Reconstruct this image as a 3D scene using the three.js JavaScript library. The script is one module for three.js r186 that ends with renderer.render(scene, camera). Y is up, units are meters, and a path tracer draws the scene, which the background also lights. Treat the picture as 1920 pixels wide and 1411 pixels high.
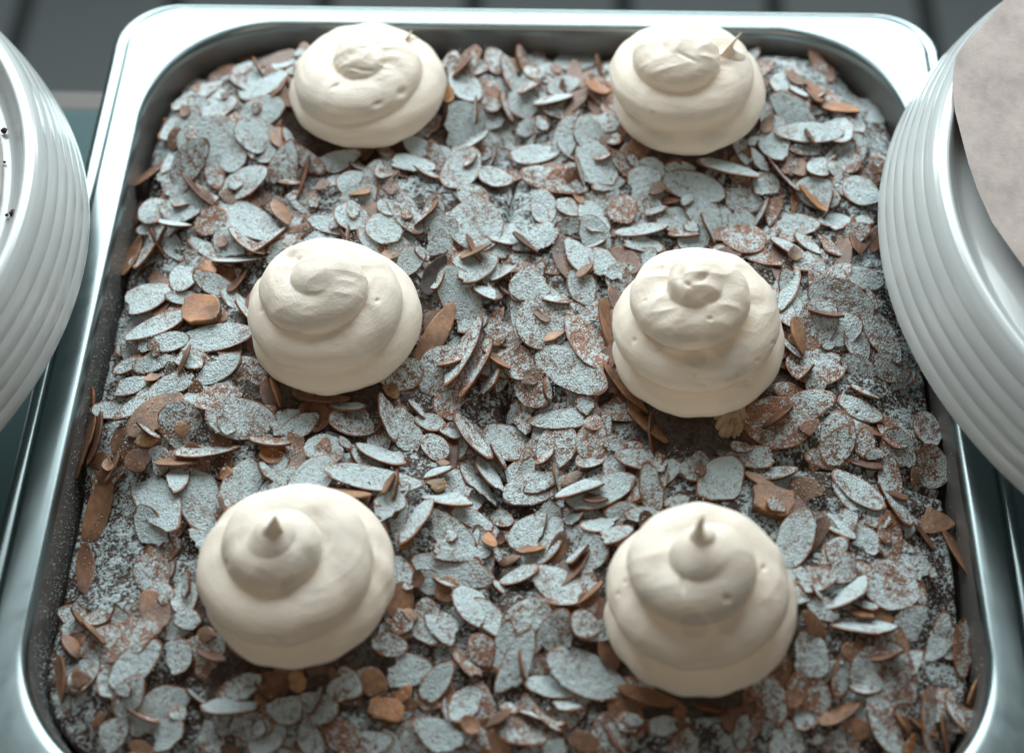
import * as THREE from 'three';
import { RectAreaLightUniformsLib } from 'three/addons/lights/RectAreaLightUniformsLib.js';
import { RoundedBoxGeometry } from 'three/addons/geometries/RoundedBoxGeometry.js';
import { mergeGeometries, mergeVertices } from 'three/addons/utils/BufferGeometryUtils.js';

// ---------------------------------------------------------------- camera, light, exposure
const scene = new THREE.Scene();
scene.background = new THREE.Color().setRGB(0.046, 0.058, 0.062);      // the dim grey room around the counter
const W = 1920, H = 1411, F = 3120;                                     // photograph size and focal length in its pixels
const EYE = new THREE.Vector3(0.012897, 0.469257, 0.344438);
const FWD = new THREE.Vector3(-0.0234918, -0.8150052, -0.5789772);
const UPV = new THREE.Vector3(-0.0185917, 0.579393, -0.8148362);
const camera = new THREE.PerspectiveCamera(25.4831, W / H, 0.02, 30);
camera.position.copy(EYE); camera.up.copy(UPV); camera.lookAt(EYE.clone().add(FWD));
camera.focus = 0.572; camera.userData.fStop = 5.6;
camera.updateMatrixWorld(true);
scene.add(camera);
const renderer = new THREE.WebGLRenderer({ antialias: true });
renderer.setSize(1024, 752);
renderer.toneMapping = THREE.LinearToneMapping;
renderer.toneMappingExposure = 0.86;
renderer.shadowMap.enabled = true;
RectAreaLightUniformsLib.init();
const WIN = { x: -0.08, y: 0.67, z: -0.98, w: 1.5, h: 1.02, power: 8.0, color: [0.88, 0.98, 1.0] };
const FILL_LIGHT = { x: 0.1, y: 1.6, z: 1.15, w: 0.9, h: 0.9, power: 1.5, color: [1.0, 0.78, 0.58] };  // added warm fill that lifts the sides facing the camera

// ---------------------------------------------------------------- helpers
const V = (x, y, z) => new THREE.Vector3(x, y, z);
const lin = (r, g, b) => new THREE.Color().setRGB(r, g, b);
let seedState = 12345;
function rnd() { seedState = (seedState + 0x6d2b79f5) | 0; let t = Math.imul(seedState ^ (seedState >>> 15), 1 | seedState); t = (t + Math.imul(t ^ (t >>> 7), 61 | t)) ^ t; return ((t ^ (t >>> 14)) >>> 0) / 4294967296; }
const rr = (a, b) => a + (b - a) * rnd();
const clamp = (x, a, b) => Math.min(b, Math.max(a, x));
const sstep = (a, b, x) => { const t = clamp((x - a) / (b - a), 0, 1); return t * t * (3 - 2 * t); };
const mix = (a, b, t) => a + (b - a) * t;
function hash(x, y, s) { let h = Math.imul(x, 374761393) + Math.imul(y, 668265263) + Math.imul(s, 2147483647 - 61); h = Math.imul(h ^ (h >>> 13), 1274126177); h ^= h >>> 16; return (h >>> 0) / 4294967296; }
function vnoise(x, y, s, per = 0) {                                     // value noise 0..1, tileable when per > 0
  const xi = Math.floor(x), yi = Math.floor(y), fx = x - xi, fy = y - yi;
  const w = per ? (k) => ((k % per) + per) % per : (k) => k;
  const u = fx * fx * (3 - 2 * fx), v = fy * fy * (3 - 2 * fy);
  const a = hash(w(xi), w(yi), s), b = hash(w(xi + 1), w(yi), s), c = hash(w(xi), w(yi + 1), s), d = hash(w(xi + 1), w(yi + 1), s);
  return mix(mix(a, b, u), mix(c, d, u), v);
}
function shadows(o) { o.castShadow = true; o.receiveShadow = true; return o; }
function tag(o, label, category, group, kind) { if (label) o.userData.label = label; if (category) o.userData.category = category; if (group) o.userData.group = group; if (kind) o.userData.kind = kind; return o; }
function part(name, geo, mat, parent) { const m = shadows(new THREE.Mesh(geo, mat)); m.name = name; parent.add(m); return m; }
function thing(name, x = 0, y = 0, z = 0) { const g = new THREE.Group(); g.name = name; g.position.set(x, y, z); scene.add(g); return g; }
const RIGHT = V(0, 0, 0).crossVectors(FWD, UPV).normalize();
function rayDir(px, py) { return FWD.clone().addScaledVector(RIGHT, (px - W / 2) / F).addScaledVector(UPV, -(py - H / 2) / F); }
function atY(px, py, y) { const d = rayDir(px, py); return EYE.clone().addScaledVector(d, (y - EYE.y) / d.y); }
function project(p) { const q = p.clone().sub(EYE), dz = q.dot(FWD); return [W / 2 + F * q.dot(RIGHT) / dz, H / 2 - F * q.dot(UPV) / dz]; }
const caster = new THREE.Raycaster();
function hitPixel(mesh, px, py) { mesh.updateMatrixWorld(true); caster.set(EYE, rayDir(px, py).normalize()); const h = caster.intersectObject(mesh, false); return h.length ? h[0] : null; }
function dataTex(n, fill, srgb, m = n) {
  const d = new Uint8Array(n * m * 4);
  for (let j = 0; j < m; j++) for (let i = 0; i < n; i++) { const c = fill(i, j), k = (j * n + i) * 4; d[k] = c[0]; d[k + 1] = c[1]; d[k + 2] = c[2]; d[k + 3] = 255; }
  const t = new THREE.DataTexture(d, n, m, THREE.RGBAFormat);
  t.wrapS = t.wrapT = THREE.RepeatWrapping; t.magFilter = THREE.LinearFilter; t.minFilter = THREE.LinearMipmapLinearFilter; t.generateMipmaps = true;
  if (srgb) t.colorSpace = THREE.SRGBColorSpace;
  t.needsUpdate = true; return t;
}
const enc = (x) => Math.round(255 * clamp(x <= 0.0031308 ? 12.92 * x : 1.055 * Math.pow(x, 1 / 2.4) - 0.055, 0, 1));
const byte = (x) => Math.round(255 * clamp(x, 0, 1));

// ---------------------------------------------------------------- light sources
function panel(name, label, category, d, target, glow) {
  const g = thing(name, d.x, d.y, d.z); g.lookAt(target);
  tag(g, label, category);
  const pane = new THREE.MeshStandardMaterial({ color: lin(0.7, 0.75, 0.76), emissive: lin(...d.color), emissiveIntensity: glow, roughness: 0.6 });
  part('pane', new THREE.BoxGeometry(d.w, d.h, 0.01), pane, g).position.z = -0.012;
  const fm = new THREE.MeshStandardMaterial({ color: lin(0.6, 0.6, 0.58), roughness: 0.5 });
  for (const [w, h, x, y] of [[d.w + 0.1, 0.05, 0, d.h / 2 + 0.025], [d.w + 0.1, 0.05, 0, -d.h / 2 - 0.025], [0.05, d.h, d.w / 2 + 0.025, 0], [0.05, d.h, -d.w / 2 - 0.025, 0]])
    part('frame', new THREE.BoxGeometry(w, h, 0.04), fm, g).position.set(x, y, -0.012);
  const l = new THREE.RectAreaLight(lin(...d.color), d.power, d.w, d.h);
  l.position.set(d.x, d.y, d.z); l.lookAt(target); l.castShadow = true; scene.add(l);
}
panel('window', 'wide cool daylit window behind the counter', 'window', WIN, V(0, 0, 0), 0.4);
panel('fill_panel', 'square warm fill light panel added above the counter front', 'fill_light', FILL_LIGHT, V(0, 0, 0), 0.15);  // unseen glowing panel, added only as front fill light

// ---------------------------------------------------------------- setting: floor boards and counter
const floorMats = [0, 1, 2].map((k) => new THREE.MeshStandardMaterial({ color: lin(0.15 + 0.01 * k, 0.165 + 0.01 * k, 0.165 + 0.01 * k), roughness: 0.75 }));
{
  const sub = part('floor', new THREE.BoxGeometry(7, 0.05, 6), new THREE.MeshStandardMaterial({ color: lin(0.04, 0.044, 0.046), roughness: 0.9 }), scene);
  sub.position.set(0, -0.985, -1.2); sub.userData.kind = 'structure';
  const x0 = atY(1735, 10, -0.94).x, xs = (x0 - atY(1170, 10, -0.94).x) / 2;
  const boardGeo = new RoundedBoxGeometry(xs - 0.022, 0.022, 5.5, 2, 0.003);
  for (let k = -9; k < 6; k++) { const b = part('floor_board', boardGeo, floorMats[(k + 9) % 3], sub); b.position.set(x0 + (k + 0.5) * xs, 0.0365, -0.2); }
}
const TABLE = -0.066;
const zBack = atY(150, 199, TABLE).z;
const steelNoise = dataTex(256, (i, j) => { const a = vnoise(i / 2, j / 40, 5, 0) * 0.5 + vnoise(i / 9, j / 9, 6, 0) * 0.5; const v = byte(0.45 + 0.45 * a); return [v, v, v]; });
{
  const c = part('counter', new RoundedBoxGeometry(1.9, 0.03, 1.0, 3, 0.004), new THREE.MeshStandardMaterial({ color: lin(0.04, 0.09, 0.094), roughness: 0.75, metalness: 0.0 }), scene);
  c.position.set(0, TABLE - 0.0155, zBack + 0.5); c.userData.kind = 'structure';
  const t = part('edge_trim', new RoundedBoxGeometry(1.9, 0.026, 0.016, 3, 0.004), new THREE.MeshStandardMaterial({ color: lin(0.10, 0.085, 0.08), roughness: 0.6 }), c);
  t.position.set(0, -0.004, -0.5095);
}

// ---------------------------------------------------------------- steel pan
const steelSpots = dataTex(512, (i, j) => {
  const s = vnoise(i / 18, j / 18, 31, 0) * 0.6 + vnoise(i / 5, j / 5, 32, 0) * 0.4, v = byte(0.62 + 0.16 * (s - 0.5)); return [v, v, v];
});
const steel = new THREE.MeshPhysicalMaterial({ color: lin(0.30, 0.355, 0.36), metalness: 1, roughness: 0.50, roughnessMap: steelSpots });
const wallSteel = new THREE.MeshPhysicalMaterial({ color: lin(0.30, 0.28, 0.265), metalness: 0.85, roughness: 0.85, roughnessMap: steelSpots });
const PX = 0.150, PZ = 0.163, PR = 0.052;                               // half sizes and corner radius of the opening
function ringPoint(hx, hz, r, u) {                                      // rounded rectangle, u in 0..1, counted per corner
  const n = u * 4, k = Math.floor(n) % 4, f = n - Math.floor(n);
  const sx = [1, -1, -1, 1][k], sz = [1, 1, -1, -1][k];
  // each quarter: half of a straight run, the arc, half of the next straight run
  const a0 = k * Math.PI / 2, arc = clamp((f - 0.25) / 0.5, 0, 1), ang = a0 + arc * Math.PI / 2;
  let x = sx * (hx - r) + r * Math.cos(ang), z = sz * (hz - r) + r * Math.sin(ang);
  const along = (k % 2 === 0);
  if (f < 0.25) { const t = f / 0.25; if (along) z = mix(0, z, t); else x = mix(0, x, t); }
  if (f > 0.75) { const t = (f - 0.75) / 0.25; if (along) x = mix(x, 0, t); else z = mix(z, 0, t); }
  return [x, z];
}
const pan = tag(thing('steel_pan', 0, TABLE, 0), 'stainless steel pan with wide rounded rim holding the almond cake', 'pan');
{
  const loft = (rings, nu = 224) => {
    const pos = [], uv = [], idx = []; let v = 0;
    rings.forEach(([ox, oz, r, y], k) => {
      if (k) v += Math.hypot(ox - rings[k - 1][0], y - rings[k - 1][3]);
      for (let i = 0; i <= nu; i++) { const [x, z] = ringPoint(PX + ox, PZ + oz, r, i / nu); pos.push(x, y - TABLE, z); uv.push(x * 8, z * 8 + v * 8); }
    });
    for (let k = 0; k + 1 < rings.length; k++) for (let i = 0; i < nu; i++) { const a = k * (nu + 1) + i, b = a + nu + 1; idx.push(a, a + 1, b, b, a + 1, b + 1); }
    const g = new THREE.BufferGeometry();
    g.setAttribute('position', new THREE.Float32BufferAttribute(pos, 3)); g.setAttribute('uv', new THREE.Float32BufferAttribute(uv, 2)); g.setIndex(idx);
    g.computeVertexNormals(); return g;
  };
  const rim = [
    [0.0172, 0.0135, 0.024, -0.0095], [0.0176, 0.0138, 0.024, -0.0050], [0.0172, 0.0134, 0.024, -0.0030], [0.0160, 0.0124, 0.0235, -0.0016], [0.0145, 0.0113, 0.0225, -0.0012],
    [0.0132, 0.0104, 0.0215, -0.0016], [0.0124, 0.0098, 0.021, -0.0022], [0.0116, 0.0093, 0.0205, -0.0014], [0.0108, 0.0087, 0.020, -0.0003], [0.0098, 0.0080, 0.020, 0.0000],
    [0.0070, 0.0060, 0.030, 0.0001], [0.0040, 0.0036, 0.042, 0.0000], [0.0020, 0.0020, 0.050, -0.0002], [0.0008, 0.0008, 0.0515, -0.0007], [0.0000, 0.0000, 0.052, -0.0017], [-0.0006, -0.0006, 0.052, -0.0034]];
  const wall = [[-0.0006, -0.0006, 0.052, -0.0034], [-0.0010, -0.0010, 0.052, -0.006],
    [-0.0025, -0.0025, 0.051, -0.02], [-0.0045, -0.0045, 0.050, -0.04], [-0.0065, -0.0065, 0.049, -0.052], [-0.0100, -0.0100, 0.046, -0.0605], [-0.0160, -0.0160, 0.042, -0.0640], [-0.10, -0.11, 0.02, -0.0645]];
  part('rim', loft(rim), steel, pan);
  part('basin', loft(wall), wallSteel, pan);
  const out = wall.map(([a, b, r, y]) => [a + 0.0012, b + 0.0012, r + 0.0012, y - 0.0008]);
  part('outer_shell', loft(out.reverse()), steel, pan);
}

// ---------------------------------------------------------------- cake body
const CX = 0.1464, CZ = 0.1590, CR = 0.0485;
const cutX = (z) => -0.0035 + 0.0008 * Math.sin(z * 40) + 0.0006 * (vnoise(z * 300, 1, 71) - 0.5);
const cutZ = [atY(1765, 903, -0.006).z, atY(1765, 903, -0.006).z - 0.106];
function rectSdf(x, z) { const qx = Math.abs(x) - (CX - CR), qz = Math.abs(z) - (CZ - CR); return Math.hypot(Math.max(qx, 0), Math.max(qz, 0)) + Math.min(Math.max(qx, qz), 0) - CR; }
function cakeTop(x, z) {
  const d = -rectSdf(x, z);                                             // metres in from the edge
  const e = sstep(-0.004, 0.026, d);
  let y = -0.0140 + 0.0130 * Math.pow(e, 0.8) + 0.0025 * sstep(0.02, 0.11, d);
  y += x < 0 ? -0.0015 * sstep(0.05, 0.14, -x) : 0.0015 * sstep(0.05, 0.14, x);
  y += 0.0125 * (vnoise(x * 30 + 9, z * 30, 41) - 0.5) + 0.0024 * (vnoise(x * 110, z * 110, 42) - 0.5) + 0.0012 * (vnoise(x * 300, z * 300, 43) - 0.5);
  const g = (q) => Math.exp(-q * q / (0.0011 * 0.0011)), pil = (q) => Math.exp(-q * q / (0.009 * 0.009)), dale = (q) => Math.exp(-q * q / (0.024 * 0.024));
  const qx = x - cutX(z); y -= 0.0045 * g(qx) + 0.0016 * pil(qx) + 0.0055 * dale(qx);
  for (const cz of cutZ) { const q = z - cz - 0.002 * (vnoise(x * 30, 3, 72) - 0.5); const on = sstep(0.06, 0.10, x); y -= on * (0.0045 * g(q) + 0.0016 * pil(q)); }
  return y;
}
// ---------------------------------------------------------------- cream swirls: where they stand (needed before the almonds)
const SW = [
  { px: 681, py: 147, a: 0.0332, h: 0.0275, turns: 2.2, phi: 1.2, lean: [0.002, -0.001], seed: 1, torn: 0.0004, label: 'flattened cream swirl with a pitted front and small nub on its shoulder',
    pits: [[627, 129, 0.0014, 3.4], [627, 162, 0.0014, 1.5], [754, 173, 0.0020, 1.2], [550, 208, 0.0012, 1], [708, 195, 0.0014, 1.6], [680, 130, 0.0012, 4]], peaks: [[766, 72, 774, 55, 0.0016]] },
  { px: 1290, py: 151, a: 0.0324, h: 0.038, turns: 2.8, phi: 0.7, lean: [-0.002, -0.001], seed: 2, torn: 0.0005, label: 'cream swirl with a long thin spike standing out of its shoulder',
    pits: [[1238, 161, 0.0014, 2.6], [1331, 146, 0.0013, 2.2], [1353, 233, 0.0010, 1], [1289, 106, 0.0012, 3.5], [1225, 214, 0.0010, 1]], peaks: [[1374, 100, 1390, 62, 0.0028]] },
  { px: 621, py: 571, a: 0.0326, h: 0.040, turns: 3.1, phi: 0.1, lean: [-0.003, -0.002], seed: 3, torn: 0.0003, label: 'smooth cream swirl with a softly coiled top and small notches',
    pits: [[491, 582, 0.0011, 1], [542, 479, 0.0028, 1], [559, 485, 0.0020, 1], [708, 563, 0.0010, 1], [684, 562, 0.0009, 1]], peaks: [] },
  { px: 1311, py: 627, a: 0.0316, h: 0.048, turns: 3.3, phi: -0.2, lean: [-0.003, -0.002], seed: 4, torn: 0.0006, label: 'tall cream swirl with a dented, pitted crown and crumb at its foot',
    pits: [[1252, 542, 0.0023, 1], [1276, 515, 0.0024, 1.7], [1317, 519, 0.0018, 1.8], [1337, 560, 0.0018, 1.6], [1237, 499, 0.0014, 1.6], [1290, 533, 0.0010, 1.8], [1209, 563, 0.0006, 1], [1189, 638, 0.0010, 1], [1187, 689, 0.0012, 0.7], [1319, 720, 0.0014, 1.6], [1388, 701, 0.0011, 1.3], [1422, 675, 0.0009, 1.3], [1450, 643, 0.0010, 1], [1303, 704, 0.0009, 1.3], [1406, 707, 0.0006, 1], [1331, 597, 0.0009, 1.2]], peaks: [] },
  { px: 566, py: 1078, a: 0.0332, h: 0.036, turns: 2.8, phi: 0.35, lean: [-0.005, -0.003], seed: 5, label: 'broad smooth cream swirl with a soft pointed cap off to one side',
    pits: [[425, 1056, 0.0012, 1], [509, 1200, 0.0014, 1.5], [548, 1198, 0.0011, 1.5]], peaks: [[512, 1002, 515, 966, 0.0060]] },
  { px: 1310, py: 1120, a: 0.0317, h: 0.048, turns: 3.1, phi: 0.0, lean: [0.000, -0.002], seed: 6, torn: 0.0002, label: 'tall cream swirl with a fine pointed tip and few round bubbles',
    pits: [[1203, 1215, 0.0014, 1], [1364, 1122, 0.0013, 1], [1433, 1064, 0.0011, 1], [1158, 1113, 0.0009, 0.8], [1171, 1090, 0.0009, 1], [1237, 1251, 0.0008, 1], [1280, 1092, 0.0010, 4]], peaks: [[1318, 1004, 1319, 968, 0.0030]] },
];
for (const s of SW) {
  const yc = 0.000 + 0.45 * s.h; const p = atY(s.px, s.py, yc);
  s.x = p.x; s.z = p.z; s.y = cakeTop(p.x, p.z);
}
const inSwirl = (x, z, k = 0.78) => SW.some((s) => Math.hypot(x - s.x, z - s.z) < s.a * k);

const cake = tag(thing('almond_cake', 0, -0.0625, 0), 'dusted sheet cake topped with toasted sliced almonds, filling the steel pan', 'cake');
const CY = -0.0625;
const SUGAR = [0.56, 0.65, 0.665];                                  // a thin dusting, bluish over the brown
const cakeN = 2048;
const sugarField = (X, Y, s, p1, p2, p3, p4) => 0.30 * vnoise(X * p1, Y * p1, s, p1) + 0.26 * vnoise(X * p2, Y * p2, s + 1, p2) + 0.22 * vnoise(X * p3, Y * p3, s + 2, p3) + 0.22 * vnoise(X * p4, Y * p4, s + 3, p4);
const cakeMap = dataTex(cakeN, (i, j) => {
  const X = i / cakeN, Y = j / cakeN;
  const n = sugarField(X, Y, 101, 680, 330, 120, 26);
  const x = X * 0.3 - 0.15, z = Y * 0.3 - 0.165;
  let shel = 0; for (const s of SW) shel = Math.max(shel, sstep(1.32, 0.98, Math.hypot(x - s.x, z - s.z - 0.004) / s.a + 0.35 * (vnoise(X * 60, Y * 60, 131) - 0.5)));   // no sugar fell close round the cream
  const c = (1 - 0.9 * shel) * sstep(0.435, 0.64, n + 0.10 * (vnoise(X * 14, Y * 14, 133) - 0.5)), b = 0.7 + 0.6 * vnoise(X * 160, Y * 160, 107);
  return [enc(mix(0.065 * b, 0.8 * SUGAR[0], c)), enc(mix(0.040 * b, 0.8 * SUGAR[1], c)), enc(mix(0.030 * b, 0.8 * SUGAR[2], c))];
}, true);
const cakeBump = dataTex(1024, (i, j) => { const X = i / 1024, Y = j / 1024, v = byte(sugarField(X, Y, 101, 680, 330, 120, 26)); return [v, v, v]; });
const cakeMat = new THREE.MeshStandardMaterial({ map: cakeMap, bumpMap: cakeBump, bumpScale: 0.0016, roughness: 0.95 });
{
  const nx = 300, nz = 330, pos = [], uv = [], idx = [];
  for (let j = 0; j <= nz; j++) for (let i = 0; i <= nx; i++) {
    let x = mix(-CX - 0.001, CX + 0.001, i / nx), z = mix(-CZ - 0.001, CZ + 0.001, j / nz);
    const d = rectSdf(x, z); let y;
    if (d > 0) {                                                        // outside the rounded corner: fold down along the side
      const ax = (CX - CR) * Math.sign(x), az = (CZ - CR) * Math.sign(z), vx = x - ax, vz = z - az, l = Math.hypot(vx, vz) || 1;
      if (Math.abs(x) > CX - CR && Math.abs(z) > CZ - CR) { x = ax + vx / l * CR; z = az + vz / l * CR; } else { x = clamp(x, -CX, CX); z = clamp(z, -CZ, CZ); }
      y = -0.045;
    } else y = cakeTop(x, z);
    pos.push(x, y - CY, z); uv.push((x + 0.15) / 0.3, (z + 0.165) / 0.3);
  }
  for (let j = 0; j < nz; j++) for (let i = 0; i < nx; i++) { const a = j * (nx + 1) + i, b = a + nx + 1; idx.push(a, b, a + 1, b, b + 1, a + 1); }
  const g = new THREE.BufferGeometry();
  g.setAttribute('position', new THREE.Float32BufferAttribute(pos, 3)); g.setAttribute('uv', new THREE.Float32BufferAttribute(uv, 2)); g.setIndex(idx); g.computeVertexNormals();
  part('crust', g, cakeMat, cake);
  const body = [];                                                      // the crumb below the crust, down to the pan floor
  const bs = new THREE.Shape(); for (let i = 0; i < 96; i++) { const [x, z] = ringPoint(CX - 0.004, CZ - 0.004, CR - 0.004, i / 96); i ? bs.lineTo(x, -z) : bs.moveTo(x, -z); }
  const bg = new THREE.ExtrudeGeometry(bs, { depth: 0.038, bevelEnabled: false }); bg.rotateX(-Math.PI / 2); body.push(bg);
  part('crumb', bg, new THREE.MeshStandardMaterial({ color: lin(0.12, 0.07, 0.04), roughness: 0.95 }), cake);
}

// ---------------------------------------------------------------- almond materials
const tileN = 512, tileM = 0.06;
function sugarTex(th, soft, base, seed) {
  return dataTex(tileN, (i, j) => {
    const X = i / tileN, Y = j / tileN;
    const n = sugarField(X, Y, seed, 230, 120, 34, 8), c = sstep(th - soft, th + soft, n);
    const b = 0.75 + 0.5 * vnoise(X * 60, Y * 24, seed + 9, 0);
    return [enc(mix(base[0] * b, SUGAR[0], c)), enc(mix(base[1] * b, SUGAR[1], c)), enc(mix(base[2] * b, SUGAR[2], c))];
  }, true);
}
const tileBump = dataTex(tileN, (i, j) => { const v = byte(sugarField(i / tileN, j / tileN, 201, 230, 120, 34, 8)); return [v, v, v]; });
const grainTex = dataTex(tileN, (i, j) => { const X = i / tileN, Y = j / tileN, g = 0.40 + 0.10 * vnoise(X * 26, Y * 90, 221, 0) + 0.36 * vnoise(X * 9, Y * 9, 222, 9) + 0.16 * vnoise(X * 40, Y * 40, 225, 40), s = sstep(0.80, 0.84, vnoise(X * 190, Y * 190, 223, 190)) * sstep(0.5, 0.7, vnoise(X * 20, Y * 20, 224, 20)); const v = byte(mix(g, 1.0, s)); return [v, v, v]; }, true);
const M = (o) => new THREE.MeshStandardMaterial({ roughness: 0.9, bumpMap: tileBump, bumpScale: 0.0012, ...o });
const bare = (r, g, b) => new THREE.MeshPhysicalMaterial({ color: lin(r, g, b), map: grainTex, roughness: 0.5, clearcoat: 0.15, clearcoatRoughness: 0.5, bumpMap: tileBump, bumpScale: 0.00012 });
const TONES = {
  s: [M({ map: sugarTex(0.365, 0.15, [0.27, 0.17, 0.125], 201) }), bare(0.46, 0.185, 0.08)],
  t: [M({ map: sugarTex(0.425, 0.14, [0.22, 0.125, 0.085], 241) }), bare(0.40, 0.155, 0.068)],
  m: [M({ map: sugarTex(0.475, 0.10, [0.22, 0.10, 0.058], 261) }), bare(0.48, 0.19, 0.08)],
  R: [M({ map: sugarTex(0.545, 0.09, [0.29, 0.135, 0.08], 281) }), bare(0.52, 0.20, 0.085)],
  b: [bare(0.31, 0.145, 0.08), bare(0.40, 0.17, 0.085)],
  B: [bare(0.10, 0.06, 0.045), bare(0.2, 0.1, 0.06)],
  o: [bare(0.50, 0.26, 0.145), bare(0.56, 0.27, 0.135)],
  O: [bare(0.66, 0.27, 0.10), bare(0.70, 0.34, 0.14)],
  y: [bare(0.74, 0.44, 0.21), bare(0.74, 0.42, 0.19)],
};

// ---------------------------------------------------------------- almond slices
const GN = 0.0006, GX = Math.ceil(0.30 / GN), GZ = Math.ceil(0.33 / GN), grid = new Float32Array(GX * GZ);
for (let j = 0; j < GZ; j++) for (let i = 0; i < GX; i++) grid[j * GX + i] = cakeTop((i - GX / 2) * GN, (j - GZ / 2) * GN);
const baseGrid = grid.slice();
const gi = (x, z) => clamp(Math.round(z / GN + GZ / 2), 0, GZ - 1) * GX + clamp(Math.round(x / GN + GX / 2), 0, GX - 1);
function outline(kind, n) {                                             // unit outline, x along the slice
  const pts = [], p1 = rr(0, 6.28), p2 = rr(0, 6.28), p3 = rr(0, 6.28), tip = rr(0.05, 0.34), chip = rr(0.012, 0.045), cut = rr(0.25, 0.75), cutA = rr(-0.6, 0.6) + (rnd() < 0.5 ? Math.PI : 0), cs = Math.cos(cutA), sn = Math.sin(cutA);
  for (let k = 0; k < n; k++) {
    const t = k / n * Math.PI * 2;
    let x = Math.cos(t), z = Math.sin(t);
    z *= 1 - tip * (0.5 + 0.5 * x) * Math.abs(x); x *= 1 + 0.06 * tip;   // one end narrower, as an almond is
    const w = 1 + chip * (Math.sin(2 * t + p1) + Math.sin(3 * t + p2) * 0.8 + Math.sin(7 * t + p3) * 0.5) + rr(-chip, chip) * 0.6;
    x *= w; z *= w;
    if (kind === 'cut') { const d = x * cs + z * sn; if (d > cut) { const e = (d - cut) * (0.92 + rr(-0.2, 0.16)); x -= cs * e; z -= sn * e; } }
    if (kind === 'block') { x = Math.sign(x) * Math.pow(Math.abs(x), 0.55) * 0.92; z = Math.sign(z) * Math.pow(Math.abs(z), 0.55) * 0.92; x *= w * rr(0.9, 1.06); z *= w * rr(0.88, 1.08); }
    pts.push([x, z]);
  }
  return pts;
}
function slice(kind, A, B, N, th, n = 22) {                             // A, B: half axes as vectors in world, N: normal
  const pts = outline(kind, n), pos = [], uv = [], top = [], side = [];
  const cup = rr(-0.0006, 0.0008), twist = rr(-0.0007, 0.0007), la = A.length(), lb = B.length(), uo = rnd(), vo = rnd(), ua = rr(0, 6.28), cu = Math.cos(ua), su = Math.sin(ua);
  const put = (x, z, s, y) => {
    const bend = cup * (x * x + 0.6 * z * z) * s * s + twist * x * z * s * s, q = V(0, 0, 0).addScaledVector(A, x * s).addScaledVector(B, z * s).addScaledVector(N, y + bend);
    pos.push(q.x, q.y, q.z); const mu = x * s * la, mv = z * s * lb; uv.push((mu * cu - mv * su) / tileM + uo, (mu * su + mv * cu) / tileM + vo); return pos.length / 3 - 1;
  };
  const c = put(0, 0, 1, th), in1 = pts.map(([x, z]) => put(x, z, 0.55, th + rr(-1, 1) * 0.00012)), rimS = pts.map(() => 1 - Math.min(0.22, rr(0.0001, 0.0006) / Math.max(lb, 0.002)));
  const e1 = pts.map(([x, z], k) => put(x, z, rimS[k], th - 0.00002)), e1s = pts.map(([x, z], k) => put(x, z, rimS[k], th - 0.00002)), e2 = pts.map(([x, z]) => put(x, z, 1.0, th - 0.00016)), e2b = pts.map(([x, z]) => put(x, z, 1.0, th - 0.00016)), e3 = pts.map(([x, z]) => put(x, z, 0.985, 0)), bot = put(0, 0, 1, 0.0001);
  for (let k = 0; k < n; k++) {
    const m = (k + 1) % n;
    top.push(c, in1[m], in1[k], in1[k], in1[m], e1[k], e1[k], in1[m], e1[m]);
    side.push(e1s[k], e1s[m], e2[k], e2[k], e1s[m], e2[m], e2b[k], e2b[m], e3[k], e3[k], e2b[m], e3[m], e3[k], e3[m], bot);
  }
  return { pos, uv, top, side };
}
const slices = [];
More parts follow.
